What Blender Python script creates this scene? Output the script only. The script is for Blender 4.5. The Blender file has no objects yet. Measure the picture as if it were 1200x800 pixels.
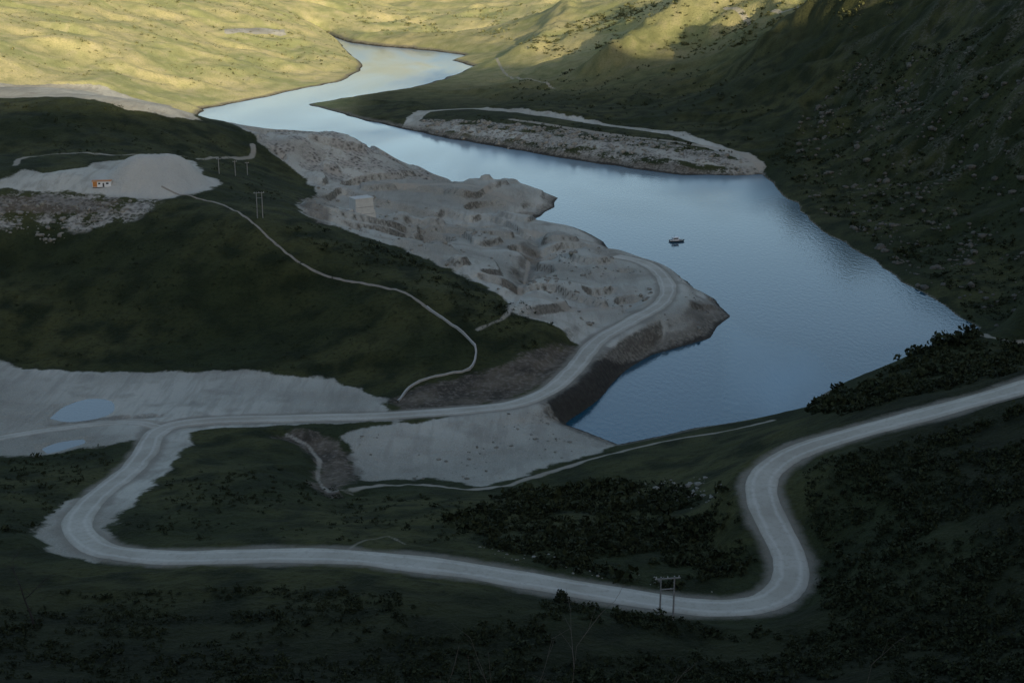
import bpy, math, time
import numpy as np
from math import radians, tan, sin, cos
T0=time.time()
rng=np.random.default_rng(7)
sc=bpy.context.scene
# ---------------------------------------------------------------- camera (survey station)
CAM=np.array([0.0,0.0,190.0]); F=1667.0; HV=-100.0
PITCH=math.atan((400-HV)/F)
cd=bpy.data.cameras.new("camera"); cam=bpy.data.objects.new("camera",cd); sc.collection.objects.link(cam)
cam.location=CAM; cam.rotation_euler=(radians(90)-PITCH,0,0)
cd.sensor_width=36; cd.lens=F/1200*36; cd.clip_start=0.5; cd.clip_end=20000
sc.camera=cam
def ray(u,v):
    a=(u-600)/F; b=(400-v)/F
    return np.array([a, cos(PITCH)+b*sin(PITCH), -sin(PITCH)+b*cos(PITCH)])
def wp(u,v,z):
    d=ray(u,v); t=(z-CAM[2])/d[2]
    return CAM+d*t
# ---------------------------------------------------------------- maths helpers
def sstep(a,b,x):
    t=np.clip((x-a)/(b-a),0,1); return t*t*(3-2*t)
def gnoise(x,y,seed=0):
    xi=np.floor(x).astype(np.int64); yi=np.floor(y).astype(np.int64)
    fx=x-xi; fy=y-yi
    def g(ix,iy,dx,dy):
        h=(ix*374761393+iy*668265263+seed*974634777)&0xffffffff
        h=((h^(h>>13))*1274126177)&0xffffffff
        h=h^(h>>16)
        a=h.astype(np.float64)*(2*math.pi/4294967296.0)
        return np.cos(a)*dx+np.sin(a)*dy
    u=fx*fx*fx*(fx*(fx*6-15)+10); v=fy*fy*fy*(fy*(fy*6-15)+10)
    n0=g(xi,yi,fx,fy)*(1-u)+g(xi+1,yi,fx-1,fy)*u
    n1=g(xi,yi+1,fx,fy-1)*(1-u)+g(xi+1,yi+1,fx-1,fy-1)*u
    return (n0*(1-v)+n1*v)*1.5
def fbm(x,y,o=4,seed=0,gain=0.5):
    s=0;a=1
    for i in range(o):
        s=s+a*gnoise(x,y,seed+i*17); x=x*2.03+11.3; y=y*2.03-7.7; a*=gain
    return s
def pdist(X,Y,poly,closed,clip,zz=None):
    D=np.full(X.shape,clip,float); Z=np.zeros(X.shape) if zz is not None else None
    n=len(poly); m=n if closed else n-1
    for i in range(m):
        ax,ay=poly[i]; bx,by=poly[(i+1)%n]
        k=np.nonzero((Y>min(ay,by)-clip)&(Y<max(ay,by)+clip)&(X>min(ax,bx)-clip)&(X<max(ax,bx)+clip))[0]
        if len(k)==0: continue
        dx,dy=bx-ax,by-ay; l2=dx*dx+dy*dy+1e-9
        px=X[k]-ax; py=Y[k]-ay
        t=np.clip((px*dx+py*dy)/l2,0,1)
        d=np.hypot(px-t*dx,py-t*dy)
        c=d<D[k]; kk=k[c]; D[kk]=d[c]
        if zz is not None: Z[kk]=zz[i]+(zz[(i+1)%n]-zz[i])*t[c]
    return (D,Z) if zz is not None else D
def inside(X,Y,poly):
    r=np.zeros(X.shape,bool); n=len(poly)
    for i in range(n):
        ax,ay=poly[i]; bx,by=poly[(i+1)%n]
        if ay==by: continue
        c=((ay>Y)!=(by>Y))
        k=np.nonzero(c)[0]
        if len(k)==0: continue
        xx=ax+(Y[k]-ay)*(bx-ax)/(by-ay)
        r[k]^=(X[k]<xx)
    return r
def sdf(X,Y,poly,clip):   # + inside
    d=pdist(X,Y,poly,True,clip); return np.where(inside(X,Y,poly),d,-d)
def catmull(P,step):
    P=np.array(P,float); out=[]
    Q=np.vstack([2*P[0]-P[1],P,2*P[-1]-P[-2]])
    for i in range(1,len(Q)-2):
        p0,p1,p2,p3=Q[i-1],Q[i],Q[i+1],Q[i+2]
        n=max(1,int(np.linalg.norm(p2[:2]-p1[:2])/step))
        for k in range(n):
            t=k/n
            out.append(0.5*((2*p1)+(-p0+p2)*t+(2*p0-5*p1+4*p2-p3)*t*t+(-p0+3*p1-3*p2+p3)*t**3))
    out.append(Q[-2]); return np.array(out)
# ---------------------------------------------------------------- lake outline
LK=[(372,40),(395,49),(408,62),(426,78),(402,95),(345,106),(290,118),(240,128),(228,137),(250,150),(285,159),(320,165),(380,176),(450,198),(520,212),(548,220),
(575,214),(620,218),(655,232),(652,243),(632,254),(600,259),(640,262),(672,266),(700,277),(716,290),(760,310),(800,330),(838,350),(850,370),(832,396),(790,407),(742,427),(702,450),(662,476),(645,490),
(680,504),(722,519),(780,510),(850,496),(910,487),(945,484),(960,462),(1030,440),(1090,418),(1140,396),(1148,384),(1122,370),(1092,350),(1050,322),(1000,291),(950,258),(930,238),(905,215),
(893,204),(860,206),(800,205),(720,195),(640,182),(560,168),(480,153),(450,146),(400,134),(360,122),(420,112),(480,103),(520,93),(556,78),(530,71),(548,65),(500,59),(440,54),(405,49),(385,41)]
lake=np.array([wp(u,v,0)[:2] for u,v in LK])
def wobble(poly,step,amp,seed):
    out=[]
    n=len(poly)
    for i in range(n):
        a=poly[i];b=poly[(i+1)%n]; L=np.linalg.norm(b-a); m=max(1,min(6,int(L/step)))
        nrm=np.array([-(b-a)[1],(b-a)[0]])/(L+1e-9)
        for k in range(m):
            p=a+(b-a)*k/m
            f=gnoise(np.array([p[0]/23.0]),np.array([p[1]/23.0]),seed)[0]
            out.append(p+nrm*f*amp*min(1,L/40))
    return np.array(out)
lake=wobble(lake,14,5,5)
# ---------------------------------------------------------------- height control points
CP=[(-150,0,110),(-150,60,70),(0,0,90),(0,50,60),(0,88,42),(100,0,85),(100,50,55),(100,95,32),(200,0,75),(200,50,45),(200,100,14),(300,0,60),(300,20,50),(300,50,30),(300,85,12),(380,0,45),(370,25,28),(400,80,5),
(500,0,32),(500,30,8),(600,0,40),(600,35,12),(420,0,38),(430,35,8),
(1200,200,39),(1200,100,82),(1200,0,130),(1200,270,18),(1200,320,9),(1200,358,4),(1120,330,5),(1350,200,60),(1350,60,140),(1350,300,35),(1000,0,113),(1000,100,53),(1000,150,30),(1000,200,15),(1000,240,5),(1100,200,25),(1100,260,10),(1100,100,68),(1100,0,122),(850,0,92),(850,50,59),(850,100,30),(850,150,14),(700,0,71),(700,50,38),(700,100,13),(600,50,16),(600,90,5),(620,20,35),(650,0,47),(930,210,6),
(560,135,13),(640,145,14),(700,155,14),(780,172,13),(850,188,9),(500,135,8),(600,115,7),(750,140,12),
(0,215,55),(100,212,55),(180,210,52),(0,180,58),(100,190,57),(250,200,48),(0,118,72),(100,116,74),(180,125,68),(0,105,66),(100,108,64),(180,131,50),(300,190,36),(220,140,45),(-150,200,60),(-150,110,80),(300,165,24),
(0,300,32),(100,300,32),(0,380,15),(150,380,14),(0,425,6),(150,434,6),(300,438,6),(200,250,46),(300,255,46),(300,300,36),(300,370,16),(400,310,33),(400,370,20),(400,430,8),(480,345,28),(480,400,16),(560,370,22),(560,400,16),(560,440,9),(640,385,17),(640,420,12),(450,475,6),(560,468,7),
(345,162,30),(390,157,40),(440,172,30),(500,205,8),(400,210,20),(380,240,24),(430,245,18),(500,235,14),(500,270,14),(580,300,13),(560,215,12),(610,220,11),(640,240,5),(600,250,8),(650,290,8),(700,300,8),(650,330,9),(700,350,9),(760,340,9),(800,350,12),(820,365,9),(780,385,8),(720,385,9),(740,410,4),
(50,480,5),(0,510,6),(100,515,7),(250,470,6),(400,480,6),(500,530,3),(600,530,3),(450,550,3),(690,515,1.5),
(250,515,9),(320,515,10),(220,560,20),(300,560,20),(200,610,28),(300,610,30),(400,560,12),(400,590,20),(400,625,32),(500,590,20),(500,630,33),(600,600,22),(600,640,34),(700,560,12),(700,600,22),(700,660,36),(800,550,16),(800,600,28),(800,660,38),(850,560,26),(860,620,38),(870,680,40),(650,570,10),(760,530,10),(850,520,14),(900,505,20),
(0,560,16),(0,600,27),(0,640,34),(-100,600,32),(40,560,16),
(950,480,12),(1000,455,20),(1000,475,32),(1100,402,26),(1100,440,38),(1200,392,30),(1200,425,48),(930,500,28),(1300,390,30),(1300,412,48),
(200,700,43),(0,740,52),(0,800,62),(300,740,50),(300,800,58),(600,740,48),(600,800,56),(900,760,48),(900,800,54),(1000,600,50),(1000,700,50),(980,640,47),(1200,520,66),(1200,600,68),(1200,700,66),(1200,800,72),(1050,540,55),(1350,600,80),(-150,700,50)]
W=[(-350,1250,12),(-550,1200,30),(-2500,2500,400),(0,4500,320),(2500,3500,520),(-1500,4000,380),(1200,2600,260),(0,3200,130),(-2500,1000,300),(-1200,1500,170),(1200,600,250),(900,300,210),(1500,1200,430),(3000,800,500),
(165,575,8),(205,592,8),(250,605,8),(310,580,16),(360,660,34),(500,700,80),(420,500,50),
(0,100,125),(-100,100,128),(120,100,135),(0,40,162),(0,0,188),(0,14,180),(60,20,180),(-60,20,178),(-300,150,120),(300,200,130),(350,350,85),(-300,350,55),(-300,600,40),(-700,700,90),(0,-100,215),(-400,-100,200),(400,-100,230)]
MAIN=[(1290,425,66),(1200,453,62),(1100,481,57),(1000,508,52),(940,527,49),(905,547,47),(892,570,46),(900,600,45),(917,635,43.5),(927,660,42.5),(921,688,42),(895,706,41.5),(850,712,41),(800,709,41),(720,697,41),(620,680,41),(520,664,40.5),(400,652,39),(300,651,37),(200,653,34.5),(130,646,32),(97,630,30),(92,608,27),(115,580,22),(150,553,17),(170,530,13),(180,510,10),(205,498,8.5),(260,492,8),(350,490,7.5),(450,487,7.5),(540,481,7.5),(600,474,7.5),(640,459,8),(670,435,9),(700,400,9.5),(740,376,10),(772,358,10),(783,340,10),(775,322,9.5),(755,308,9),(722,300,9)]
P=[wp(u,v,z) for u,v,z in CP]+[np.array(w,float) for w in W]
for u,v,z in MAIN:
    q=wp(u,v,z)
    if min(np.hypot(q[0]-p[0],q[1]-p[1]) for p in P)>9: P.append(q)
P=np.array(P); C2=15.0**2
def phi(d2): return -np.sqrt(d2+C2)
n=len(P)
A=phi((P[:,None,0]-P[None,:,0])**2+(P[:,None,1]-P[None,:,1])**2)+np.eye(n)*1.5
Q=np.hstack([np.ones((n,1)),P[:,:2]/1000])
M=np.block([[A,Q],[Q.T,np.zeros((3,3))]])
wt=np.linalg.solve(M,np.concatenate([P[:,2],[0,0,0]]))
def rbf(X,Y):
    out=np.empty(X.shape)
    for s in range(0,len(X),60000):
        x=X[s:s+60000];y=Y[s:s+60000]
        a=np.zeros(len(x))
        for i in range(n): a+=wt[i]*-np.sqrt((x-P[i,0])**2+(y-P[i,1])**2+C2)
        out[s:s+60000]=a+wt[n]+wt[n+1]*x/1000+wt[n+2]*y/1000
    return out
def H0(X,Y,L=None):
    if L is None: L=-sdf(X,Y,lake,90.)
    b=np.maximum(rbf(X,Y),1.2)
    Lo=np.maximum(L,0); wd=13+10*sstep(900,1600,Y)
    out=b*(1-np.exp(-Lo/wd))+np.minimum(Lo*.1,.8)
    return np.where(L>0,out,np.maximum(L*.25,-14))
def hits(uv):
    res=[]
    for u,v in uv:
        d=ray(u,v); t=np.concatenate([np.linspace(150,1100,500),np.linspace(1102,4200,900)])/np.hypot(d[0],d[1])
        X=d[0]*t;Y=d[1]*t;Z=CAM[2]+d[2]*t
        h=H0(X,Y); h=np.maximum(h,0)
        k=np.nonzero(Z<h)[0]
        k=k[0] if len(k) else len(t)-1
        if k>0:
            a=Z[k-1]-h[k-1]; b=h[k]-Z[k]; f=a/(a+b+1e-9); tt=t[k-1]+(t[k]-t[k-1])*f
        else: tt=t[0]
        res.append((d[0]*tt,d[1]*tt,max(CAM[2]+d[2]*tt,0)))
    return np.array(res)
# ---------------------------------------------------------------- land-cover outlines
G=[]
G.append([(262,142),(300,163),(318,178),(350,202),(374,226),(348,238),(356,252),(400,268),(470,291),(540,322),(590,346),(600,364),(640,378),(682,402),(684,430),(665,455),(650,480),(700,470),(760,425),(850,400),(880,360),(820,320),(740,280),(700,262),(690,220),(600,195),(520,190),(450,165),(420,150),(350,140)])
G.append([(-120,415),(0,420),(30,432),(150,434),(310,437),(390,444),(440,462),(458,478),(470,492),(330,494),(210,502),(150,517),(60,529),(0,536),(-120,545)])
G.append([(395,510),(420,500),(520,490),(640,486),(680,503),(727,520),(700,530),(640,546),(600,562),(560,570),(500,560),(430,558),(415,545),(410,525)])
G.append([(0,222),(60,225),(130,228),(175,226),(190,212),(240,207),(228,190),(190,181),(150,186),(100,196),(60,205),(30,200),(0,212),(-100,215),(-100,225)])
G.append([(-100,94),(0,97),(60,100),(125,103),(150,113),(200,124),(232,140),(200,138),(150,128),(110,117),(50,114),(0,115),(-100,114)])
G.append([(470,150),(490,130),(560,126),(640,134),(720,146),(800,156),(850,172),(895,190),(893,206),(850,196),(800,190),(740,180),(640,168),(560,160)])
G.append([(262,34),(300,32),(335,35),(335,39),(300,39),(262,38)])
G.append([(60,640),(40,625),(70,590),(130,560),(150,545),(190,500),(230,500),(205,540),(175,570),(140,600),(125,625),(110,650)])
gp=[hits(g)[:,:2] for g in G]
PATCH=[[(-60,226),(180,228),(190,240),(150,262),(100,270),(40,268),(-60,262)],
 [(480,152),(500,140),(640,150),(760,165),(893,196),(895,206),(800,206),(640,184),(560,170)],
 [(300,160),(420,160),(530,208),(520,216),(400,214),(340,190)]]
SOIL=[[(462,470),(490,455),(560,440),(600,420),(670,402),(684,410),(680,430),(650,455),(600,470),(540,478),(470,482)],
      [(650,480),(700,425),(760,395),(830,385),(850,380),(850,405),(790,412),(740,430),(700,455),(650,492)],
      [(330,505),(345,500),(400,515),(418,548),(395,572),(360,560),(375,530)],
      [(-60,229),(60,230),(150,236),(120,250),(0,248),(-60,245)],
      [(490,154),(560,164),(640,177),(740,191),(820,200),(840,208),(740,206),(560,176)],
      [(800,372),(835,348),(852,362),(850,395),(820,400)],
      [(350,236),(372,228),(392,240),(384,262),(360,254)],
      [(50,495),(130,486),(195,484),(185,489),(120,491),(55,500)],
      [(614,282),(632,280),(636,300),(616,330),(606,345),(602,330)]]
pp=[hits(g)[:,:2] for g in PATCH]; sp=[hits(g)[:,:2] for g in SOIL]
TR=[([(205,498),(140,495),(60,502),(0,513),(-80,525)],3.6),
 ([(412,568),(480,566),(545,573),(600,567),(640,552),(700,535),(760,522),(850,504),(905,491)],1.4),
 ([(1118,395),(1160,391),(1230,388)],1.4),
 ([(18,196),(30,184),(100,181),(200,184),(285,185),(297,176),(296,168)],1.6),
 ([(783,342),(755,356),(700,362),(650,362),(610,345)],2.2),
 ([(440,243),(500,256),(570,263),(640,272),(715,292)],2.5),
 ([(580,68),(590,82),(610,95),(650,104)],1.6),([(600,140),(700,155),(790,166),(868,180),(892,196)],4.),
 ([(560,385),(600,362),(612,330),(620,300)],1.0),([(430,215),(470,222),(540,222),(600,236)],3.),
 ([(395,650),(455,630),(475,640)],0.2),([(335,503),(362,514),(374,532),(372,550),(386,566),(412,570)],.7),
 ([(850,15),(920,12),(960,5)],3)]
tr=[(catmull(np.array(hits(t)),8)[:,:2],w) for t,w in TR]
FOOT=[(190,226),(230,232),(262,242),(290,258),(322,284),(350,308),(380,321),(430,332),(475,342),(505,362),(535,385),(552,400),(558,412),(550,434),(520,440),(484,452),(466,470)]
foot=catmull(hits(FOOT),3)
main=catmull(np.array([wp(u,v,z) for u,v,z in MAIN]),4)
MAINW=4.9
POND=[[(58,489),(75,476),(103,467),(130,469),(133,480),(115,488),(80,493)],[(48,523),(68,518),(98,514),(101,516),(82,521),(55,526)]]
pond=[]
for q in POND:
    h=hits(q); pond.append((catmull(np.vstack([h,h[:1]]),3)[:-1,:2],float(h[:,2].min())-.1))
MOUND=[(184,212,27,15),(152,214,17,6),(216,211,16,7),(70,208,12,3),(465,262,14,4),(590,226,18,4),(540,232,12,4),(350,172,18,6),(700,318,12,3),(600,300,14,3),(800,362,14,4),(730,340,10,3),(520,300,10,3),(670,345,12,3)]
mh=hits([(m[0],m[1]) for m in MOUND])
TRENCH=[([(628,272),(632,295),(612,320),(606,352)],6,-4),([(330,506),(362,514),(378,535),(372,552),(386,572),(420,572)],5,-2.5),([(55,495),(120,489),(190,487)],2,-1.2),([(470,270),(490,262),(500,275)],4,-2.5),
 ([(705,84),(760,50),(820,18),(850,-5)],26,24),([(905,60),(960,25),(1010,-5)],28,22),([(620,60),(650,35),(680,5)],24,10)]
trn=[(hits(t)[:,:2],w,d) for t,w,d in TRENCH]
BLK=hits([(424,254)])[0]
# ---------------------------------------------------------------- sun and the ridge that shades the valley
AZ=radians(25); EL=radians(14)
TRV=np.array([-sin(AZ),cos(AZ)]); PRP=np.array([cos(AZ),sin(AZ)]); D0=-620.
SH=[(-150,118),(0,118),(100,119),(180,131),(235,140),(330,116),(430,96),(500,84),(575,76),(640,74),(720,72),(800,68),(900,60),(980,26),(1060,2)]
sh=hits(SH); cc=sh[:,:2]@PRP; dd=sh[:,:2]@TRV; RR=sh[:,2]+(dd-D0-30)*tan(EL)-3-9*(sh[:,0]<-230)
o=np.argsort(cc); cc=cc[o]; RR=RR[o]
def ridge(X,Y):
    c=X*PRP[0]+Y*PRP[1]; d=X*TRV[0]+Y*TRV[1]
    R=np.interp(c,cc,RR)+12; e=np.maximum(0,np.abs(d-D0)-30)/360
    return R*np.exp(-e*e)+fbm(X/60,Y/60,3,91)*6*np.exp(-e*e)-12
def H(X,Y,full=False):
    L=-sdf(X,Y,lake,90.)
    h=H0(X,Y,L)
    n1=None
    g=np.full(X.shape,-30.)
    for i,q in enumerate(gp):
        s_=sdf(X,Y,q,30.)
        if i==0: q0=s_
        gfull=s_ if i!=5 else np.maximum(s_,-30)
        if i==5: s5=s_; s_=np.minimum(s_,17-s_*1.1)
        g=np.maximum(g,s_)
    pile=np.zeros(X.shape)
    for m,q in list(zip(MOUND,mh))[:3]:
        rr=m[2]+3-np.hypot(X-q[0],(Y-q[1])*.8); g=np.maximum(g,rr); pile=np.maximum(pile,sstep(-2,3,rr))
    gm=sstep(-6,6,np.maximum(g,s5))
    far=sstep(1000,1700,Y)
    calm=sstep(30,200,np.hypot(X,Y))
    sh_=(1-np.exp(-np.maximum(L,0)/(35+60*far)))*calm
    wx=X+fbm(X/130,Y/130,2,3)*40; wy=Y+fbm(X/130,Y/130,2,8)*40
    n1=fbm(wx/240,wy/240,3,21)
    rg=1-np.abs(fbm(wx/95,wy/95,3,33))*1.6
    rgf=1-np.abs(fbm(wx/170,wy/170,2,35))*1.5
    n2=fbm(X/32,Y/32,3,41); n3=fbm(X/8,Y/8,3,51)
    rm_=sstep(120,330,X)*sstep(720,900,Y)
    crag=(1-np.abs(fbm(wx/38,wy/38,3,45))*1.7)
    nat=n1*(1.5+9*far)+(rg-.55)*(1.6+4*far+6*rm_)+(rgf-.5)*12*far+n2*(.9-.1*far)+n3*(.42+.1*far+.5*rm_)+crag*2.2*rm_
    rg2=np.abs(fbm(X/26,Y/26,2,61))
    qn=fbm(wx/60,wy/60,2,71)*2.0+3; fl=np.floor(qn); ter=fl+sstep(.44,.56,qn-fl)-3
    quarry=sstep(-2,8,q0)*sstep(10,34,np.hypot(X-BLK[0],Y-BLK[1]))
    grv=n2*.4+(.3-rg2)*.8*quarry+n3*.12+ter*3.6*quarry
    sg=(1-np.exp(-np.maximum(L,0)/14))*calm
    h=h+sh_*nat*(1-gm)+sg*grv*gm
    for m,q in zip(MOUND,mh):
        r=np.hypot(X-q[0],(Y-q[1])*.8)*(1+.10*n2)
        tt=np.clip(1-r/m[2],0,1)
        h=h+m[3]*(tt-.12*sstep(.7,1,tt))
    for q,w,d in trn:
        r=pdist(X,Y,q,False,w*2.5); h=h+d*(1+.3*n2)*np.exp(-(r/w)**2)*(r<w*2.45)
    h=np.where(L>0,np.maximum(h,.12+np.minimum(L,8)*.06),h)
    ds=[]
    for q,w in tr: 
        r=pdist(X,Y,q,False,20.); ds.append(r-w)
    td=np.min(ds,axis=0)
    rd,rz=pdist(X,Y,main[:,:2],False,26.,main[:,2])
    k=1-sstep(MAINW+1.3,MAINW+11,rd)
    h=h*(1-k)+(rz+.0)*k
    for q,z in pond:
        s=sdf(X,Y,q,10.); kk=sstep(-8,-1,s); h=h*(1-kk)+kk*(z+np.clip(-s*.12,-.5,.8))
    h=np.maximum(h,ridge(X,Y))
    if not full: return h
    pt=np.full(X.shape,-30.)
    for q in pp: pt=np.maximum(pt,sdf(X,Y,q,30.))
    so=np.full(X.shape,-30.)
    for q in sp: so=np.maximum(so,sdf(X,Y,q,30.))
    sunlit_dry=(1-sstep(-230,-130,X))*sstep(1080,1250,Y)  # far sunlit hills, where the grass colour is lightened to carry sunlight
    sunlit_dry=np.maximum(sunlit_dry,sstep(1400,1900,Y+X*.3)*.75)
    sunlit_dry=np.maximum(sunlit_dry,sstep(2000,2300,Y))
    scrub=np.maximum(1-sstep(235,320,Y+.12*X+8*n1),sstep(75,115,X+6*n1)*(1-sstep(380,450,Y)))
    nb=.5+.3*fbm(X/85,Y/85,5,101); nm=.5+.3*fbm(X/14,Y/14,4,111)
    return h,dict(a_gravel=g,a_track=-td,a_road=MAINW-rd,a_patch=pt,a_soil=so,a_sunlit_dry=sunlit_dry,a_lake=L+5.5*sstep(130,190,X)*(L>0),a_nb=nb,a_nm=nm,a_scrub=scrub,a_crag=rm_*(crag-.2)*(1-far*.7),a_pile=pile)
# ---------------------------------------------------------------- node helper
class NT:
    def __init__(s,name):
        s.m=bpy.data.materials.new(name); s.m.use_nodes=True; s.t=s.m.node_tree; s.t.nodes.clear()
        s.out=s.t.nodes.new('ShaderNodeOutputMaterial'); s.p=s.t.nodes.new('ShaderNodeBsdfPrincipled')
        s.t.links.new(s.p.outputs[0],s.out.inputs[0]); s.pos=s.t.nodes.new('ShaderNodeNewGeometry').outputs['Position']
    def set(s,i,v):
        if hasattr(v,'is_output'): s.t.links.new(v,i)
        elif isinstance(v,tuple) and len(v)==3 and i.type=='RGBA': i.default_value=(*v,1)
        else: i.default_value=v
    def noise(s,scale,detail=4,rough=.55,vec=None,dist=0):
        n=s.t.nodes.new('ShaderNodeTexNoise'); s.set(n.inputs['Vector'],vec or s.pos)
        n.inputs['Scale'].default_value=scale; n.inputs['Detail'].default_value=detail; n.inputs['Roughness'].default_value=rough; n.inputs['Distortion'].default_value=dist
        return n.outputs['Fac']
    def vor(s,scale,vec=None):
        n=s.t.nodes.new('ShaderNodeTexVoronoi'); s.set(n.inputs['Vector'],vec or s.pos); n.inputs['Scale'].default_value=scale; return n.outputs['Distance']
    def math(s,op,a,b=0.0,c=0.0):
        n=s.t.nodes.new('ShaderNodeMath'); n.operation=op; s.set(n.inputs[0],a); s.set(n.inputs[1],b); s.set(n.inputs[2],c); return n.outputs[0]
    def rng(s,v,a,b,c=0.,d=1.,smooth=False):
        n=s.t.nodes.new('ShaderNodeMapRange'); 
        if smooth: n.interpolation_type='SMOOTHSTEP'
        s.set(n.inputs[0],v)
        for i,q in enumerate((a,b,c,d)): n.inputs[i+1].default_value=q
        return n.outputs[0]
    def mix(s,f,a,b,mode='MIX'):
        n=s.t.nodes.new('ShaderNodeMix'); n.data_type='RGBA'; n.blend_type=mode; s.set(n.inputs[0],f); s.set(n.inputs[6],a); s.set(n.inputs[7],b); return n.outputs[2]
    def attr(s,name):
        n=s.t.nodes.new('ShaderNodeAttribute'); n.attribute_name=name; return n.outputs['Fac']
    def map(s,scale,rot=(0,0,0)):
        n=s.t.nodes.new('ShaderNodeMapping'); s.set(n.inputs[0],s.pos); n.inputs['Scale'].default_value=scale; n.inputs['Rotation'].default_value=rot; return n.outputs[0]
    def xyz(s,v):
        n=s.t.nodes.new('ShaderNodeSeparateXYZ'); s.set(n.inputs[0],v); return n.outputs
    def bump(s,h,strength,dist):
        n=s.t.nodes.new('ShaderNodeBump'); s.set(n.inputs['Height'],h); n.inputs['Strength'].default_value=strength; n.inputs['Distance'].default_value=dist
        s.t.links.new(n.outputs[0],s.p.inputs['Normal']); return n
    def fin(s,col,rough=.9,spec=.2):
        s.set(s.p.inputs['Base Color'],col); s.set(s.p.inputs['Roughness'],rough); s.p.inputs['Specular IOR Level'].default_value=spec; return s.m
# terrain material
k=NT("terrain_cover")
nb=k.attr('a_nb'); nm=k.attr('a_nm'); nf=k.noise(.5,3,.65); nff=k.noise(2.2,1,.6)
grass=k.mix(k.rng(nb,.38,.62),(.031,.039,.015),(.062,.064,.024))
grass=k.mix(k.rng(nm,.42,.68),grass,(.019,.025,.010))
grass=k.mix(k.attr('a_scrub'),grass,k.mix(k.rng(nm,.4,.65),(.020,.024,.010),(.011,.014,.006)))
grass=k.mix(k.rng(nf,.5,.75,0,.75),grass,(.010,.013,.006))
grass=k.mix(k.rng(nff,.55,.8,0,.35),grass,(.085,.078,.045))
crg=k.math('MULTIPLY',k.rng(k.attr('a_crag'),.35,.7,0,.8),k.rng(nf,.45,.6))
grass=k.mix(crg,grass,(.12,.11,.085))
sunlit_dryg=k.mix(k.rng(nb,.35,.65),(.58,.50,.24),(.38,.38,.16))  # golden dry grass, with extra sunlit brightness painted into the colour
sunlit_dryg=k.mix(k.rng(nm,.5,.72,0,.5),sunlit_dryg,(.27,.27,.11))
sunlit_dryg=k.mix(k.rng(nm,.46,.3,0,.5),sunlit_dryg,(.60,.51,.29))
sunlit_dryg=k.mix(k.rng(nf,.5,.68,0,.5),sunlit_dryg,(.2,.2,.08))
col=k.mix(k.attr('a_sunlit_dry'),grass,sunlit_dryg)
e1=k.math('MULTIPLY',k.math('SUBTRACT',nm,.5),12.); e2=k.math('MULTIPLY',k.math('SUBTRACT',nf,.5),5.)
edge=k.math('ADD',e1,e2)
def msk(a,w,es=1.): return k.rng(k.math('ADD',k.attr(a),k.math('MULTIPLY',edge,es)),-w,w,0,1,True)
soil=k.mix(k.rng(nm,.35,.65),(.15,.12,.088),(.07,.057,.043)); soil=k.mix(k.rng(nf,.5,.7,0,.6),soil,(.25,.215,.17))
soilm=k.math('MULTIPLY',msk('a_soil',2.),k.rng(nf,.3,.5,.35,1))
col=k.mix(soilm,col,soil)
gr=k.mix(k.rng(nb,.35,.65),(.30,.28,.225),(.50,.475,.395))
gr=k.mix(k.rng(nm,.54,.78,0,.65),gr,(.21,.19,.15))
gr=k.mix(k.rng(nff,.4,.8,0,.5),gr,(.55,.525,.455))
trk=k.noise(.25,3,.65,k.map((1,.12,1),(0,0,.6)))
gr=k.mix(k.rng(trk,.48,.66,0,.45),gr,(.27,.25,.205))
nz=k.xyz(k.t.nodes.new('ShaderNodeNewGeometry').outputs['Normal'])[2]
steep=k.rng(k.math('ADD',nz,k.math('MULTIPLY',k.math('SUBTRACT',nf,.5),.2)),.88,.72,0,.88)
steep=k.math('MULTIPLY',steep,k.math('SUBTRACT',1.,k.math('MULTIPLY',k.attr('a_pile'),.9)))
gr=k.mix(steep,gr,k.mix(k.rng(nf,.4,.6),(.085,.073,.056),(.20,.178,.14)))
gr=k.mix(k.math('MULTIPLY',k.attr('a_pile'),.6),gr,(.54,.515,.45))
col=k.mix(msk('a_gravel',1.2,.8),col,gr)
pat=k.rng(k.math('ADD',k.math('MULTIPLY',nm,.6),k.math('MULTIPLY',nf,.4)),.46,.54)
rock=k.mix(k.rng(k.vor(.35),.1,.6),(.09,.08,.064),(.37,.34,.285))
patm=k.math('MULTIPLY',k.math('MULTIPLY',msk('a_patch',3.,.8),pat),k.math('SUBTRACT',1.,k.attr('a_pile')))
col=k.mix(patm,col,rock)
col=k.mix(k.math('MULTIPLY',soilm,.6),col,soil)
lk=k.math('ADD',k.attr('a_lake'),k.math('MULTIPLY',edge,.35))
band=k.rng(lk,3.5,7.,1.,0.)
col=k.mix(k.math('MULTIPLY',band,.8),col,k.mix(k.rng(nf,.4,.6),(.11,.095,.075),(.24,.215,.17)))
col=k.mix(k.rng(lk,.8,2.4,.85,0.),col,(.035,.032,.027))
tm=k.rng(k.math('ADD',k.attr('a_track'),k.math('MULTIPLY',edge,.10)),-.6,.6,0,1,True)
col=k.mix(k.math('MULTIPLY',tm,.75),col,k.mix(nm,(.33,.29,.225),(.45,.405,.33)))
rm=k.rng(k.math('ADD',k.attr('a_road'),k.math('MULTIPLY',edge,.35)),-2.5,.6,0,1,True)
col=k.mix(k.math('MULTIPLY',rm,.8),col,(.25,.225,.18))
k.bump(nf,.8,1.6)
MT=k.fin(col,.95,.1)
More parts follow.
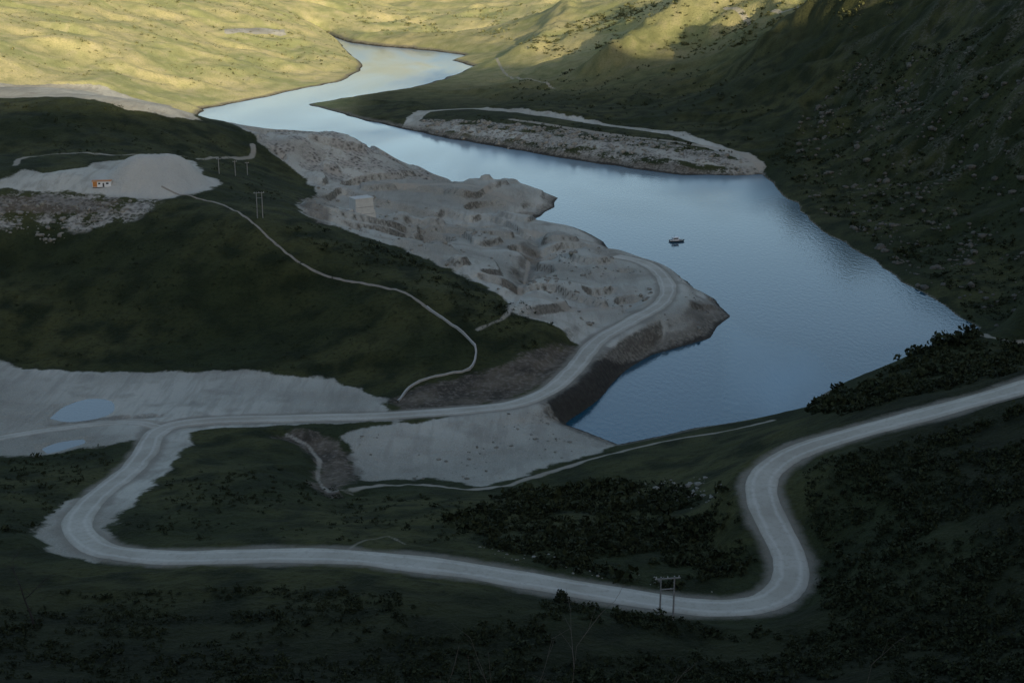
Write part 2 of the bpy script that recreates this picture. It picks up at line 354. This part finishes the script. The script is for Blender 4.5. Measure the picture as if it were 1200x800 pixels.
def grid_mesh(name,X,Y,Z,nr,nc,attrs,mat,keep=None):
    me=bpy.data.meshes.new(name); nv=nr*nc
    co=np.stack([X,Y,Z],1).astype(np.float32)
    i=np.arange((nr-1)*(nc-1)); r=i//(nc-1); c=i%(nc-1); a=r*nc+c
    f=np.stack([a,a+1,a+nc+1,a+nc],1).astype(np.int32)
    if keep is not None: f=f[keep[f].any(1)]
    me.vertices.add(nv); me.vertices.foreach_set('co',co.ravel())
    me.loops.add(len(f)*4); me.loops.foreach_set('vertex_index',f.ravel())
    me.polygons.add(len(f)); me.polygons.foreach_set('loop_start',np.arange(0,len(f)*4,4,dtype=np.int32))
    try: me.polygons.foreach_set('loop_total',np.full(len(f),4,dtype=np.int32))
    except Exception: pass
    me.update(calc_edges=True)
    me.shade_smooth()
    for kx,v in attrs.items():
        at=me.attributes.new(kx,'FLOAT','POINT'); at.data.foreach_set('value',v.astype(np.float32))
    me.materials.append(mat)
    ob=bpy.data.objects.new(name,me); sc.collection.objects.link(ob); return ob
def any_mesh(name,V,Fc,mats,midx=None,attrs=None,smooth=False,parent=None):
    me=bpy.data.meshes.new(name); V=np.asarray(V,np.float32)
    if isinstance(Fc,np.ndarray):
        kf=Fc.shape[1]
        me.vertices.add(len(V)); me.vertices.foreach_set('co',V.ravel())
        me.loops.add(Fc.size); me.loops.foreach_set('vertex_index',Fc.astype(np.int32).ravel())
        me.polygons.add(len(Fc)); me.polygons.foreach_set('loop_start',np.arange(0,Fc.size,kf,dtype=np.int32))
        try: me.polygons.foreach_set('loop_total',np.full(len(Fc),kf,dtype=np.int32))
        except Exception: pass
        me.update(calc_edges=True)
    else:
        me.from_pydata([tuple(map(float,v)) for v in V],[],Fc); me.update()
    for m in (mats if isinstance(mats,list) else [mats]): me.materials.append(m)
    if attrs:
        for kx,v in attrs.items():
            at=me.attributes.new(kx,'FLOAT','POINT'); at.data.foreach_set('value',np.asarray(v,np.float32))
    if smooth: me.shade_smooth()
    ob=bpy.data.objects.new(name,me); sc.collection.objects.link(ob)
    if parent: ob.parent=parent
    return ob
# ---------------------------------------------------------------- terrain
ys=[-60.]
while ys[-1]<4600: ys.append(ys[-1]+max(.95,ys[-1]*.0034) if ys[-1]>200 else ys[-1]+2.2)
ys=np.array(ys); nr=len(ys); nc=840
s=np.linspace(-1,1,nc)
def hw(y): return .5*np.maximum(y,0)+130
X=(s[None,:]*hw(ys)[:,None]).ravel(); Y=np.repeat(ys,nc)
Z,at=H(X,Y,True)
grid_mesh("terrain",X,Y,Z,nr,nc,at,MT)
print("terrain",nr,nc,time.time()-T0)
gx=np.arange(-4000,4001,35.); gy=np.arange(-2200,6001,35.)
XX,YY=np.meshgrid(gx,gy); XX=XX.ravel(); YY=YY.ravel()
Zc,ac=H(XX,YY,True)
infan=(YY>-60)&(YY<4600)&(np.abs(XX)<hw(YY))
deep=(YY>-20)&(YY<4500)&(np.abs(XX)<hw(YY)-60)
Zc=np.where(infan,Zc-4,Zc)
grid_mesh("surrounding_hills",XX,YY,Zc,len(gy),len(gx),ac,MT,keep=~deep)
# ---------------------------------------------------------------- water
k=NT("lake_water")
n1=k.noise(.5,3,.6,k.map((1,.45,1),(0,0,.35))); n2=k.noise(.006,3,.6,k.map((1,.35,1),(0,0,-.5)),.8)
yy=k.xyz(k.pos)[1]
b=k.bump(n1,.18,.5); k.p.inputs['IOR'].default_value=1.42
cw=k.mix(k.rng(yy,700,1650,0,1,True),(.010,.065,.10),(.40,.50,.55))  # paler towards the far end: bright sky reflection painted into the base colour
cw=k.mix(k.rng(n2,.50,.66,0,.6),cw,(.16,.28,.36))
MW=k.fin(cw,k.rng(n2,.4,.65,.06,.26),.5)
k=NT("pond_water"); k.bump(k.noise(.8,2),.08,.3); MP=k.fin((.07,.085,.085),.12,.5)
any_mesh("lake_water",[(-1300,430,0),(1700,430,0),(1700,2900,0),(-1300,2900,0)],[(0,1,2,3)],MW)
for q,zp in pond:
    any_mesh("puddle",[(a,b,zp) for a,b in q],[tuple(range(len(q)))],MP)
# ---------------------------------------------------------------- ribbons (road, path)
def ribbon(name,C,halfw,zoff,mat,nx=7,crown=.12,seed=0,drape=False):
    T=np.gradient(C[:,:2],axis=0); T/=np.linalg.norm(T,axis=1)[:,None]+1e-9
    N=np.stack([T[:,1],-T[:,0]],1); m=len(C)
    q=np.linspace(-1,1,nx); 
    wl=halfw*(1+.12*fbm(np.arange(m)*.13,np.zeros(m)+seed,3,seed)); wr=halfw*(1+.12*fbm(np.arange(m)*.13,np.zeros(m)+seed+9,3,seed+5))
    V=np.zeros((m,nx,3)); E=np.zeros((m,nx))
    for j,a in enumerate(q):
        w=np.where(a<0,wl,wr); V[:,j,0]=C[:,0]+N[:,0]*a*w; V[:,j,1]=C[:,1]+N[:,1]*a*w; V[:,j,2]=C[:,2]+zoff+crown*(1-a*a)-(.5 if abs(a)==1 else 0); E[:,j]=a
    if drape: V[:,:,2]=H(V[:,:,0].ravel(),V[:,:,1].ravel()).reshape(m,nx)+zoff-np.where(np.abs(q)==1,.4,0)[None]
    i=np.arange((m-1)*(nx-1)); r=i//(nx-1); c=i%(nx-1); a=r*nx+c
    return any_mesh(name,V.reshape(-1,3),np.stack([a,a+1,a+nx+1,a+nx],1),mat,attrs={'a_cross':E.ravel()},smooth=True)
k=NT("compacted_gravel")
cr=k.math('ABSOLUTE',k.attr('a_cross'))
c=k.mix(k.rng(k.noise(.05,3,.6),.35,.65),(.37,.34,.275),(.49,.46,.385))
wob=k.math('ADD',cr,k.math('MULTIPLY',k.math('SUBTRACT',k.noise(.12,3,.6),.5),.35))
wheel=k.rng(k.math('ABSOLUTE',k.math('SUBTRACT',wob,.45)),.0,.16,.55,0.)
c=k.mix(wheel,c,(.60,.57,.49))
c=k.mix(k.rng(wob,.74,.95,0,.7),c,(.25,.225,.175))
c=k.mix(k.rng(k.noise(.7,3,.7),.5,.75,0,.5),c,(.27,.245,.195))
k.bump(k.noise(1.5,2,.6),.5,.3)
MR=k.fin(c,.9,.15)
ribbon("gravel_road",catmull(main,2)[:],MAINW,.16,MR,9,seed=3)
ribbon("gravel_road",catmull(hits([(192,500),(140,496),(60,503),(0,514),(-80,526)]),3),3.2,.22,MR,7,seed=11,drape=True)
k=NT("footpath_dirt"); c=k.mix(k.noise(.3,3),(.18,.155,.12),(.36,.32,.265)); MPth=k.fin(c,.95,.1)
ribbon("footpath",foot[:int(len(foot)*.72)],.7,.3,MPth,5,seed=8,drape=True)
def simple(name,col,rough=.8,spec=.2,var=.3,scale=2.):
    k=NT(name); d=tuple(x*(1-var) for x in col); c=k.mix(k.rng(k.noise(scale,3,.6),.3,.7),d,col); k.bump(k.noise(scale*3,2),.3,.05); return k.fin(c,rough,spec)
MST=simple("pale_stone",(.46,.43,.38))
fw=foot[int(len(foot)*.70):]
T=np.gradient(fw[:,:2],axis=0); T/=np.linalg.norm(T,axis=1)[:,None]; Nn=np.stack([T[:,1],-T[:,0]],1)
hz=H(fw[:,0],fw[:,1]); V=[];Fc=[]
for i,(p,nn,zz) in enumerate(zip(fw,Nn,hz)):
    top=zz+.9+.12*rng.normal()
    for a,zt in ((-.45,zz-.6),(-.35,top),(.35,top),(.45,zz-.6)): V.append((p[0]+nn[0]*a,p[1]+nn[1]*a,zt))
    if i:
        b=4*(i-1); 
        for j in range(3): Fc.append((b+j,b+j+1,b+j+5,b+j+4))
any_mesh("stone_wall",V,Fc,MST)
# ---------------------------------------------------------------- vegetation masses
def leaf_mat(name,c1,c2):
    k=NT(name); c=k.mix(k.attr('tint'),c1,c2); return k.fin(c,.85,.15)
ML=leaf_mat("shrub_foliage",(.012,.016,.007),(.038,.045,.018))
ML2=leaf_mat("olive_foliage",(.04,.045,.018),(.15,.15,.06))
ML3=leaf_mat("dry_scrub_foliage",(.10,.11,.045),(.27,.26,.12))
def shrubs(name,PX,PY,R,nl,mat,lf=.22,tall=.8):
    m=len(PX); PZ=H(PX,PY)
    lobes=5
    lo=rng.normal(size=(m,lobes,3))*np.array([.42,.42,.25]); 
    lr=rng.uniform(.35,.62,(m,lobes))
    li=rng.integers(0,lobes,(m,nl))
    d=rng.normal(size=(m,nl,3)); d/=np.linalg.norm(d,axis=2)[...,None]
    rr=rng.uniform(.55,1.05,(m,nl))
    c=np.take_along_axis(lo,li[...,None].repeat(3,2),1)+d*(np.take_along_axis(lr,li,1)*rr)[...,None]
    c[...,2]=np.abs(c[...,2]+.45)
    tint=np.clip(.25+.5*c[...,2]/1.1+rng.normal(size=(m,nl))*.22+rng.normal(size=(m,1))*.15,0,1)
    c=c*R[:,None,None]*np.array([1,1,tall])
    base=np.stack([PX,PY,PZ-.1*R],1)[:,None,:]
    c=c+base
    u=rng.normal(size=(m,nl,3)); u/=np.linalg.norm(u,axis=2)[...,None]
    w=np.cross(u,rng.normal(size=(m,nl,3))); w/=np.linalg.norm(w,axis=2)[...,None]
    sz=(R[:,None]*lf*rng.uniform(.6,1.4,(m,nl)))[...,None]
    V=np.stack([c-u*sz,c+w*sz*.6,c+u*sz,c-w*sz*.6],2).reshape(-1,3)
    Fq=np.arange(len(V)).reshape(-1,4)
    return any_mesh(name,V,Fq,mat,attrs={'tint':np.repeat(tint.ravel(),4)})
def scatter(poly_uv,cnt,clump=0.,seed=1,cscale=25.):
    q=hits(poly_uv)[:,:2]
    lo=q.min(0);hi=q.max(0); xs=[];yss=[];tot=0
    for it in range(60):
        x=rng.uniform(lo[0],hi[0],4000);y=rng.uniform(lo[1],hi[1],4000)
        ok=inside(x,y,q)
        if clump: ok&=(fbm(x/cscale,y/cscale,3,seed)+rng.uniform(-.35,.35,4000))>clump
        ok&=~inside(x,y,lake)
        ok&=pdist(x,y,main[:,:2],False,9.)>MAINW+2.2
        xs.append(x[ok]);yss.append(y[ok]);tot+=ok.sum()
        if tot>cnt: break
    return np.concatenate(xs)[:cnt],np.concatenate(yss)[:cnt]
def lsz(n_,m,s_): return np.clip(m*np.exp(rng.normal(size=n_)*s_),m*.35,m*3)
def mass(name,poly,cnt,m,nl,mat=None,clump=0.,seed=1,cs=25.,lf=.22,sg=.4):
    x,y=scatter(poly,cnt,clump,seed,cs); 
    if len(x): shrubs(name,x,y,lsz(len(x),m,sg),nl,mat or ML,lf)
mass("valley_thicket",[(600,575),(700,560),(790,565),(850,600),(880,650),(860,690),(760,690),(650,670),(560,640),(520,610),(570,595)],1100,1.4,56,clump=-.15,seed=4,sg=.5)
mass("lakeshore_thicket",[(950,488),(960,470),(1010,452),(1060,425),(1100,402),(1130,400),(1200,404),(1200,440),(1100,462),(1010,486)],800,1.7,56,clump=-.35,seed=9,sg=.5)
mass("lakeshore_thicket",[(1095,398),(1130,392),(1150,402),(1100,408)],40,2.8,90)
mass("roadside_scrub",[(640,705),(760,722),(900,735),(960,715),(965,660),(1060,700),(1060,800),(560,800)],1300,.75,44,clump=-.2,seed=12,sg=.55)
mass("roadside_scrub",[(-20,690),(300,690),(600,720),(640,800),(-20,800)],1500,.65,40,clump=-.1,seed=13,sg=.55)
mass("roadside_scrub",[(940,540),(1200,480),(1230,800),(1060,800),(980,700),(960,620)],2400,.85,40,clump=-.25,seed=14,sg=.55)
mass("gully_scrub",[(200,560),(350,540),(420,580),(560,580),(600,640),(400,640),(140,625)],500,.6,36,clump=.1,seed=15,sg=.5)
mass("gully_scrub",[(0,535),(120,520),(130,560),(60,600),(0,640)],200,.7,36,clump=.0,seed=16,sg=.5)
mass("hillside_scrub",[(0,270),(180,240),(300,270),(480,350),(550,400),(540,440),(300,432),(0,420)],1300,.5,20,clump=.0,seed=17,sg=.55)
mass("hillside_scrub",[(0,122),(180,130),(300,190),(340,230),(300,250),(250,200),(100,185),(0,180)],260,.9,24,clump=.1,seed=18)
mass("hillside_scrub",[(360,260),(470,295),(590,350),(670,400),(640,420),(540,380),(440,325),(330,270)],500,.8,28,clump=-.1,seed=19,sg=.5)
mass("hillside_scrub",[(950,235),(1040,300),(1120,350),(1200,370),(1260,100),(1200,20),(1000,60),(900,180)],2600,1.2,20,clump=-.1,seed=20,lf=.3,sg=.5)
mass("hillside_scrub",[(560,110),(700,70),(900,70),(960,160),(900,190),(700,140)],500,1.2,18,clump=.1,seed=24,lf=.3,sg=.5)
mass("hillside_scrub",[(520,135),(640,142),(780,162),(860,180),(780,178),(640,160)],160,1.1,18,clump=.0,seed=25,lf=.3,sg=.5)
mass("distant_trees",[(600,62),(700,15),(800,-10),(1050,-20),(1050,30),(900,50),(800,62),(700,62)],1500,1.9,20,ML2,clump=-.15,seed=21,lf=.34,cs=60)
mass("distant_scrub",[(-20,0),(300,0),(420,20),(410,80),(300,95),(100,95),(-20,85)],1500,1.1,12,ML3,clump=-.1,seed=22,lf=.4,cs=70,sg=.5)
mass("distant_scrub",[(400,0),(650,0),(600,50),(440,40)],500,1.8,12,ML3,clump=-.1,seed=23,lf=.4,cs=90,sg=.5)
q=hits([(658,697)])[0]; shrubs("round_bush",np.array([q[0]]),np.array([q[1]]),np.array([2.4]),900,ML,.09,.9)
# rocks
import bmesh
MRK=simple("boulder_stone",(.32,.30,.25),.9,.1,.5,.5); MRK2=simple("dark_boulder_stone",(.15,.14,.115),.9,.1,.5,.5)
def rocks(name,poly,cnt,m,seed,clump=.0,mat=None):
    bm=bmesh.new(); bmesh.ops.create_icosphere(bm,subdivisions=1,radius=1); bv=np.array([v.co[:] for v in bm.verts]); bf=np.array([[v.index for v in f.verts] for f in bm.faces]); bm.free()
    x,y=scatter(poly,cnt,clump,seed,30); m_=len(x); z=H(x,y); R=lsz(m_,m,.6)
    V=bv[None]*(1+rng.normal(size=(m_,len(bv),1))*.16)*rng.uniform(.6,1.2,(m_,1,3))*np.array([1,1,.7])*R[:,None,None]+np.stack([x,y,z+.1*R],1)[:,None]
    Fq=(bf[None]+np.arange(m_)[:,None,None]*len(bv)).reshape(-1,3)
    any_mesh(name,V.reshape(-1,3),Fq,mat or MRK)
rocks("boulders",[(720,565),(800,552),(850,562),(840,590),(760,590)],70,.45,31,0,MRK)
rocks("boulders",[(0,232),(180,235),(120,265),(60,285),(0,270)],220,.6,32)
rocks("boulders",[(490,140),(640,150),(780,168),(890,196),(880,206),(640,183),(500,155)],500,1.1,33)
rocks("boulders",[(360,215),(500,240),(600,300),(590,345),(470,290),(350,250)],240,.7,34,.1)
rocks("boulders",[(620,270),(720,300),(840,350),(820,395),(700,390),(610,350)],260,.6,35,.1)
rocks("boulders",[(390,505),(640,490),(720,520),(600,560),(420,555)],120,.35,36,.1)
rocks("boulders",[(560,640),(700,660),(860,700),(560,680)],70,.28,37)
rocks("boulders",[(950,240),(1040,300),(1200,360),(1250,60),(1000,60),(930,150)],900,1.0,38,.15,MRK2)
# ---------------------------------------------------------------- built objects
def box(cx,cy,cz,sx,sy,sz,taper=1.):
    v=[]
    for a in (-1,1):
        t=taper if a>0 else 1
        for b,c in ((-1,-1),(1,-1),(1,1),(-1,1)): v.append((cx+b*sx/2*t,cy+c*sy/2*t,cz+a*sz/2))
    return v,[(0,3,2,1),(4,5,6,7),(0,1,5,4),(1,2,6,5),(2,3,7,6),(3,0,4,7)]
def cyl(p0,p1,r0,r1,ns=8):
    p0=np.array(p0,float);p1=np.array(p1,float); d=p1-p0; d/=np.linalg.norm(d)
    a=np.cross(d,[0,0,1] if abs(d[2])<.9 else [1,0,0]); a/=np.linalg.norm(a); b=np.cross(d,a)
    v=[tuple(p0+r0*(cos(t)*a+sin(t)*b)) for t in np.linspace(0,2*math.pi,ns,endpoint=False)]+[tuple(p1+r1*(cos(t)*a+sin(t)*b)) for t in np.linspace(0,2*math.pi,ns,endpoint=False)]
    return v,[(i,(i+1)%ns,ns+(i+1)%ns,ns+i) for i in range(ns)]+[tuple(range(ns))[::-1],tuple(range(ns,2*ns))]
def empty(name,loc,rz=0):
    e=bpy.data.objects.new(name,None); sc.collection.objects.link(e); e.location=loc; e.rotation_euler=(0,0,rz); return e
def part(name,parent,geos,mat):
    V=[];Fc=[]
    for v,f in geos:
        o=len(V); V+=v; Fc+=[tuple(i+o for i in q) for q in f]
    return any_mesh(name,V,Fc,mat,parent=parent)
MWD=simple("weathered_wood",(.34,.32,.29)); MCON=simple("concrete",(.58,.565,.51),.85,.2,.15,.6); MWH=simple("white_paint",(.78,.78,.76),.5,.4,.1,1.)
MOR=simple("orange_paint",(.55,.22,.06),.6,.3,.2,1.); MDK=simple("dark_steel",(.05,.05,.055),.5,.5,.3,2.); MGL=simple("window_glass",(.02,.025,.03),.1,.5,.1,1.)
def ground(u,v):
    q=hits([(u,v)])[0]; return (q[0],q[1],float(H(np.array([q[0]]),np.array([q[1]]))[0]))
def pole_pair(u,v,h,gap,rz):
    x,y,z=ground(u,v); e=empty("utility_pole",(x,y,z),rz)
    part("posts",e,[cyl((-gap/2,0,-1),(-gap/2,0,h),.24,.16),cyl((gap/2,0,-1),(gap/2,0,h),.24,.16)],MWD)
    part("crossarm",e,[box(0,.02,h-.5,gap+2.6,.22,.24),box(0,.0,h-3,gap,.16,.18)],MWD)
    part("insulators",e,[cyl((a,0,h-.38),(a,0,h+.1),.11,.06) for a in (-gap/2-1,0,gap/2+1)],MCON)
pole_pair(781,722,10.5,3.0,.15)
pole_pair(305,257,13,2.6,.2)
for (u,v,h) in ((257,206,9),(276,207,9),(290,203,8)):
    x,y,z=ground(u,v); e=empty("utility_pole",(x,y,z),.3)
    part("post",e,[cyl((0,0,-1),(0,0,h),.26,.17)],MWD); part("crossarm",e,[box(0,.02,h-.6,2.4,.2,.2)],MWD); part("insulators",e,[cyl((a,0,h-.5),(a,0,h-.1),.1,.06) for a in (-1,0,1)],MCON)
x,y,z=ground(120,220); e=empty("site_cabin",(x,y,z),.12)
part("walls",e,[box(0,0,1.4,9.5,3.2,3.0)],MWH); part("roof",e,[box(0,0,3.05,10.1,3.8,.28)],MOR); part("orange_panels",e,[box(-3.4,-1.63,1.4,2.2,.06,2.7)],MOR)
part("windows",e,[box(-1.2,-1.63,1.8,1.1,.06,.8),box(2.9,-1.63,1.8,1.3,.06,.8)],MGL); part("door",e,[box(.9,-1.63,1.,.85,.05,2.)],MDK)
part("skids",e,[box(0,-1.2,-.3,9.5,.3,.5),box(0,1.2,-.3,9.5,.3,.5)],MDK)
x,y,z=ground(424,255); e=empty("concrete_block",(x,y,z+1),.55)
part("body",e,[box(0,0,4.2,12,9,13,.92)],MCON); part("cap",e,[box(0,0,10.9,11.8,8.9,.5)],MCON); part("buttress",e,[box(-7.2,0.5,1.,2.6,5,7.6,.85),box(7.1,.8,.2,2.4,4.5,6,.85)],MCON)
part("formwork_bands",e,[box(0,-4.42,2.,11.6,.12,.15),box(0,-4.27,6.,11.3,.12,.15)],MDK)
b=wp(793,283,0); e=empty("work_boat",(b[0],b[1],0),.25)
hull=[(-4.6,-1.7,.9),(3.2,-1.7,.9),(5.2,0,1.15),(3.2,1.7,.9),(-4.6,1.7,.9),(-4.3,-1.3,-.4),(2.6,-1.3,-.4),(4.2,0,-.4),(2.6,1.3,-.4),(-4.3,1.3,-.4)]
any_mesh("hull",hull,[(0,1,2,3,4),(5,9,8,7,6),(0,5,6,1),(1,6,7,2),(2,7,8,3),(3,8,9,4),(4,9,5,0)],MDK,parent=e)
part("gunwale",e,[box(-.7,-1.72,1.0,7.8,.14,.2),box(-.7,1.72,1.0,7.8,.14,.2)],MWH)
part("wheelhouse",e,[box(-1,0,1.75,3.6,2.4,1.65)],MWH); part("roof",e,[box(-1,0,2.68,4.2,2.8,.16)],MWH); part("windows",e,[box(-1,-1.22,2.,2.8,.05,.6),box(-1,1.22,2.,2.8,.05,.6),box(.82,0,2.,.05,1.9,.6)],MGL)
part("mast",e,[cyl((-1.6,0,2.7),(-1.6,0,4.6),.06,.04)],MDK)
MBK=simple("bark",(.05,.043,.037))
def bare_tree(u,v,h,name="bare_tree"):
    x,y,z=ground(u,v); geos=[]
    def br(p,d,L,r,lev):
        q=p
        for s_ in range(3):
            d=d+rng.normal(size=3)*.16; d/=np.linalg.norm(d); n_=q+d*L/3; geos.append(cyl(q,n_,r*(1-.22*s_),r*(1-.22*(s_+1)),5)); q=n_
            if lev<3:
                for _ in range(2 if lev else 1):
                    if s_>0 or lev: 
                        dd=d+rng.normal(size=3)*.6; dd[2]=abs(dd[2])*.6+.35; br(q,dd/np.linalg.norm(dd),L*.5,r*.42,lev+1)
    br(np.array([0,0,-.3]),np.array([0.,0,1]),h*.75,.26,0)
    e=empty(name,(x,y,z)); part("trunk_and_limbs",e,geos,MBK)
bare_tree(40,728,14)
# dry stalks close to the camera
MSTK=simple("dry_stem",(.14,.115,.09))
cu=bpy.data.curves.new("dry_stalks",'CURVE'); cu.dimensions='3D'; cu.bevel_depth=.006; cu.bevel_resolution=1
def stalk(p,d,L,r,lev):
    m=7; sp_=cu.splines.new('POLY'); sp_.points.add(m-1); q=np.array(p,float); d=np.array(d,float)
    for i in range(m):
        sp_.points[i].co=(*q,1); sp_.points[i].radius=r*(1-i/m*.75)
        d=d+rng.normal(size=3)*.07; d/=np.linalg.norm(d)
        if lev<2 and i>1 and rng.random()<.45:
            dd=d+rng.normal(size=3)*.4; stalk(q,dd/np.linalg.norm(dd),L*.4,r*.6,lev+1)
        q=q+d*L/m
for (u,L,lean) in ((540,1.2,-.1),(560,1.6,.1),(575,2.0,-.15),(583,1.5,.05),(640,1.2,.1),(655,1.9,.28),(690,1.2,-.1),(520,1.0,.1),(740,1.2,.2),(820,1.1,.25),(1010,1.0,.1)):
    yy_=14+rng.uniform(-1,1); xx=(u-600)/F*yy_/cos(PITCH)*1.12; zz=float(H(np.array([xx]),np.array([yy_]))[0])
    top=190-yy_*tan(PITCH+math.atan(400/F)); need=max(.3,top-zz)
    stalk((xx,yy_,zz-.05),(lean*.5,0,1),need+L*.40,1.1,0)
cu.materials.append(MSTK); co=bpy.data.objects.new("dry_stalks",cu); sc.collection.objects.link(co)
# ---------------------------------------------------------------- light
w=bpy.data.worlds.new("World"); sc.world=w; w.use_nodes=True; nt=w.node_tree; nt.nodes.clear()
sky=nt.nodes.new('ShaderNodeTexSky'); sky.sky_type='NISHITA'; sky.sun_disc=False; sky.sun_elevation=EL; sky.sun_rotation=math.pi-AZ
sky.dust_density=1.5
bg=nt.nodes.new('ShaderNodeBackground'); bg.inputs[1].default_value=.20; wo=nt.nodes.new('ShaderNodeOutputWorld')
nt.links.new(sky.outputs[0],bg.inputs[0]); nt.links.new(bg.outputs[0],wo.inputs[0])
sl=bpy.data.lights.new("sun",'SUN'); sl.energy=5; sl.angle=radians(.5); sl.color=(1,.86,.60)
so=bpy.data.objects.new("sun",sl); sc.collection.objects.link(so); so.location=(500,-500,900)
from mathutils import Vector
so.rotation_euler=Vector((TRV[0]*cos(EL),TRV[1]*cos(EL),-sin(EL))).to_track_quat('-Z','Y').to_euler()
sc.view_settings.view_transform='Standard'; sc.view_settings.look='None'; sc.view_settings.exposure=0
print("done",time.time()-T0)
